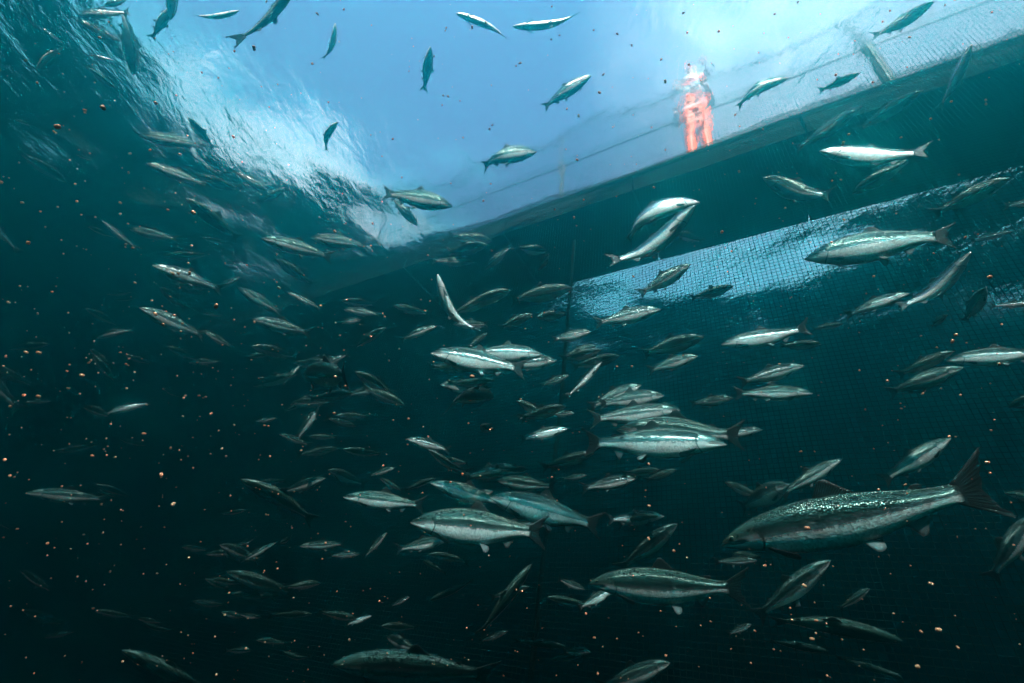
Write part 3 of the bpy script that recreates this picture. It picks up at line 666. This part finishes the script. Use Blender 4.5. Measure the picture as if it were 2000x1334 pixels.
(200, 430, 267, 486, dict(L=.64, fat=.75, roll=20, bend=-10), 'slim salmon with a lit tail at the left'),
(252, 447, 346, 468, dict(L=.70), 'faint long salmon at the left beside the lit tail'),
(28, 232, 62, 246, dict(L=.64), 'faint pale salmon at the far left'),
(147, 300, 180, 314, dict(L=.64), 'faint salmon behind the dark nosing down one'),
(36, -2, 70, 56, dict(L=.64, fat=.7), 'thin faint salmon in the very corner at the upper left'),
(203, 12, 252, -4, dict(L=.64), 'faint salmon at the top edge beside the broad raised tail'),
(891, 26, 987, 74, dict(L=.60, roll=55, bend=12, wag=10, fat=.8), 'white bellied salmon at the top, nose to the left and tail low'),
(1002, 52, 1127, 27, dict(L=.62, roll=60, bend=-24, fat=.8), 'white bellied salmon at the top, tail lifted to the right'),
(841, 91, 827, 176, dict(L=.52, roll=0, bend=-10, fat=.9), 'dark blue salmon silhouette in the middle of the blue surface'),
(1154, 147, 1064, 210, dict(L=.56, roll=10, bend=10), 'green grey salmon rising in the blue window'),
(1048, 296, 946, 326, dict(L=.60, roll=6, bend=42, wag=14), 'green salmon curving its tail down under the rail reflection'),
(884, 402, 752, 378, dict(L=.64, roll=6, bend=8), 'green salmon facing right at the bottom of the blue window'),
(816, 441, 764, 386, dict(L=.58, roll=-6, bend=14), 'smaller salmon diving beside the green one at the blue window'),
]
for row in FISH:
    place_salmon(*row[:4], label=row[5], group=G, **row[4])
# ---------------------------------------------------------------- far salmon that fade into the water
rf_ = np.random.default_rng(11)
cnt = 0
while cnt < 125:
    x = rf_.uniform(10, 1500); y = rf_.uniform(440, 1310)
    if x > 1150 and rf_.random() < .6: continue
    if rf_.random() > .35+.65*math.exp(-((x-760)/420)**2-((y-860)/320)**2): continue
    lf = rf_.random() < np.interp(x, [300, 1200], [.85, .2]); a = R(rf_.normal(-16 if lf else 12, 13)+(180 if lf else 0)); px = rf_.uniform(42, 92)
    hx, hy = x+math.cos(a)*px/2, y-math.sin(a)*px/2; tx, ty = x-math.cos(a)*px/2, y+math.sin(a)*px/2
    place_salmon(hx, hy, tx, ty, L=rf_.uniform(.58, .74), psi=rf_.normal(0, 22), roll=rf_.normal(0, 14), bend=rf_.normal(0, 14), fat=rf_.uniform(.85, 1.1),
                 label='faint far salmon, barely told from the dark teal water', group='faint far salmon', detail=False)
    cnt += 1

# ---------------------------------------------------------------- seam rope, feed pellets
q = MB(); pts = []
for x, y in ((1122, 470), (1115, 560), (1104, 690), (1092, 830), (1076, 960), (1060, 1100), (1048, 1220), (1036, 1330), (1024, 1460)):
    d = ray(x, y); t = (OFF_IN-.10)/(d@WN); pts.append(CAM+d*t)
q.tube(pts, .022, 8)
rp = q.build('seam_rope', net_mat, smooth=True); tag(rp, 'dark rope running down the seam of the net', 'rope')
def pellet_mesh(sd):
    rg = np.random.default_rng(sd); bm = bmesh.new(); bmesh.ops.create_icosphere(bm, subdivisions=2, radius=1)
    ph = rg.uniform(0, 6, 6)
    for v in bm.verts:
        c = v.co; r = math.hypot(c.x, c.y); k = min(1.25, .92/max(r, abs(c.z)*.95, .5))
        c *= k; c *= 1+.10*math.sin(3*c.x+ph[0])*math.cos(4*c.y+ph[1])+.08*math.sin(5*c.z+ph[2]); c.z *= 1.25
    me = bpy.data.meshes.new('feed_pellet'); bm.to_mesh(me); bm.free(); me.materials.append(PEL)
    me.polygons.foreach_set('use_smooth', [True]*len(me.polygons)); return me
PEL = simple_mat('orange_brown_feed', (.52, .20, .10), .8, noise=.3, scale=2.5)
PM = [pellet_mesh(k) for k in range(6)]
PEL_L = 'small orange brown feed pellet sinking through the water'
def pellet(x, y, px, label=PEL_L, rg=RNG):
    r = .0040*rg.uniform(.9, 1.15); d = ray(x, y); z = FPX*3.9*r/px
    if d@WN > 0: z = min(z, .9*(OFF_IN-.3)/(d@WN))
    if d[2] > 0: z = min(z, (DEPTH-.2)/d[2])
    o = bpy.data.objects.new('feed_pellet', PM[rg.integers(6)]); COL.objects.link(o)
    o.location = CAM+d*z; o.scale = (r*rg.uniform(.85, 1.1),)*2+(r*rg.uniform(.9, 1.2),); o.rotation_euler = rg.uniform(0, 6.28, 3)
    tag(o, label, 'pellet', 'sinking feed pellets'); return o
BIG = [(201, 210, 11), (112, 247, 11), (496, 94, 9), (293, 293, 7), (351, 301, 7), (254, 300, 6), (378, 415, 10), (328, 410, 7), (456, 267, 7), (304, 201, 7), (166, 215, 6), (166, 220, 5), (422, 598, 12), (337, 534, 9), (348, 534, 8), (370, 534, 9),
       (303, 613, 9), (319, 634, 9), (341, 616, 7), (160, 733, 10), (497, 629, 8), (545, 562, 8), (55, 474, 8), (76, 689, 8), (51, 688, 8), (655, 736, 9), (653, 807, 8), (315, 927, 9), (338, 985, 10), (412, 808, 8), (281, 847, 8), (180, 890, 7),
       (588, 880, 7), (922, 735, 12), (957, 840, 8), (654, 452, 8), (685, 468, 6), (1171, 181, 8), (1130, 226, 8), (1127, 312, 8), (922, 53, 8), (944, 392, 7), (1277, 366, 7), (1121, 425, 8), (1299, 159, 8), (1410, 453, 9), (1647, 280, 9), (1933, 541, 10),
       (1860, 667, 8), (1951, 711, 7), (1733, 744, 7), (1564, 882, 7), (1928, 903, 8), (1577, 1031, 10), (1554, 1071, 7), (1494, 1105, 8), (1818, 1140, 9), (1833, 1230, 9), (1792, 1302, 9), (1586, 1248, 9), (1594, 1212, 7), (1571, 1144, 9), (1268, 988, 8), (1267, 906, 8),
       (1316, 1076, 9), (1267, 1052, 9), (903, 926, 8), (938, 930, 6), (1078, 932, 7), (830, 607, 7), (724, 657, 7), (822, 585, 5), (1026, 642, 6), (1017, 780, 6), (1205, 716, 7), (1234, 716, 7), (798, 818, 7), (960, 837, 6), (389, 773, 6), (402, 775, 6), (362, 773, 6), (75, 774, 8), (20, 794, 7), (0, 355, 8), (43, 396, 6), (235, 418, 6), (510, 380, 5), (235, 396, 6), (246, 477, 6), (259, 484, 6)]
for x, y, p_ in BIG: pellet(x, y, p_)
NEAR = {0: 'tumbling pale orange pellet, the highest of the two large ones at the upper left', 12: 'large orange pellet just below the tail of the shining bellied salmon',
        33: 'large brown pellet close under the silver crossing pair', 46: 'bright orange pellet above the long sagging green salmon', 47: 'bright orange pellet right of the bright curved salmon'}
pel = [o for o in COL.objects if o.name.startswith('feed_pellet')]
for k, lb in NEAR.items(): pel[k]['label'] = lb
n = 0
while n < 205:
    x, y = RNG.uniform(0, 2000), RNG.uniform(0, 1334)
    w_ = .25+1.0*math.exp(-((x-300)/330)**2-((y-760)/330)**2)+.75*math.exp(-((x-950)/300)**2-((y-110)/140)**2)+.3*math.exp(-((x-1500)/400)**2-((y-1150)/200)**2)
    if RNG.random()*1.3 > w_: continue
    pellet(x, y, RNG.uniform(3.0, 6.2)); n += 1
q = MB(); ico = [v.co.copy() for v in PM[0].vertices]; icf = [tuple(p.vertices) for p in PM[0].polygons]
bm = bmesh.new(); bmesh.ops.create_icosphere(bm, subdivisions=1, radius=1); ico = [tuple(v.co) for v in bm.verts]; icf = [tuple(v.index for v in f.verts) for f in bm.faces]; bm.free()
for k in range(2300):
    x, y = RNG.uniform(-60, 2060), RNG.uniform(-40, 1380)
    if RNG.random() > .35+.65*math.exp(-((x-350)/500)**2-((y-700)/400)**2): continue
    d = ray(x, y); r = RNG.uniform(.0006, .0024); c = CAM+d*RNG.uniform(.9, 2.6)
    if c[2] > -.2: continue
    q.add(np.array(ico)*r+c, icf)
pd = q.build('feed_crumbs', PEL); tag(pd, 'tiny feed crumbs and specks drifting in the water', kind='stuff')
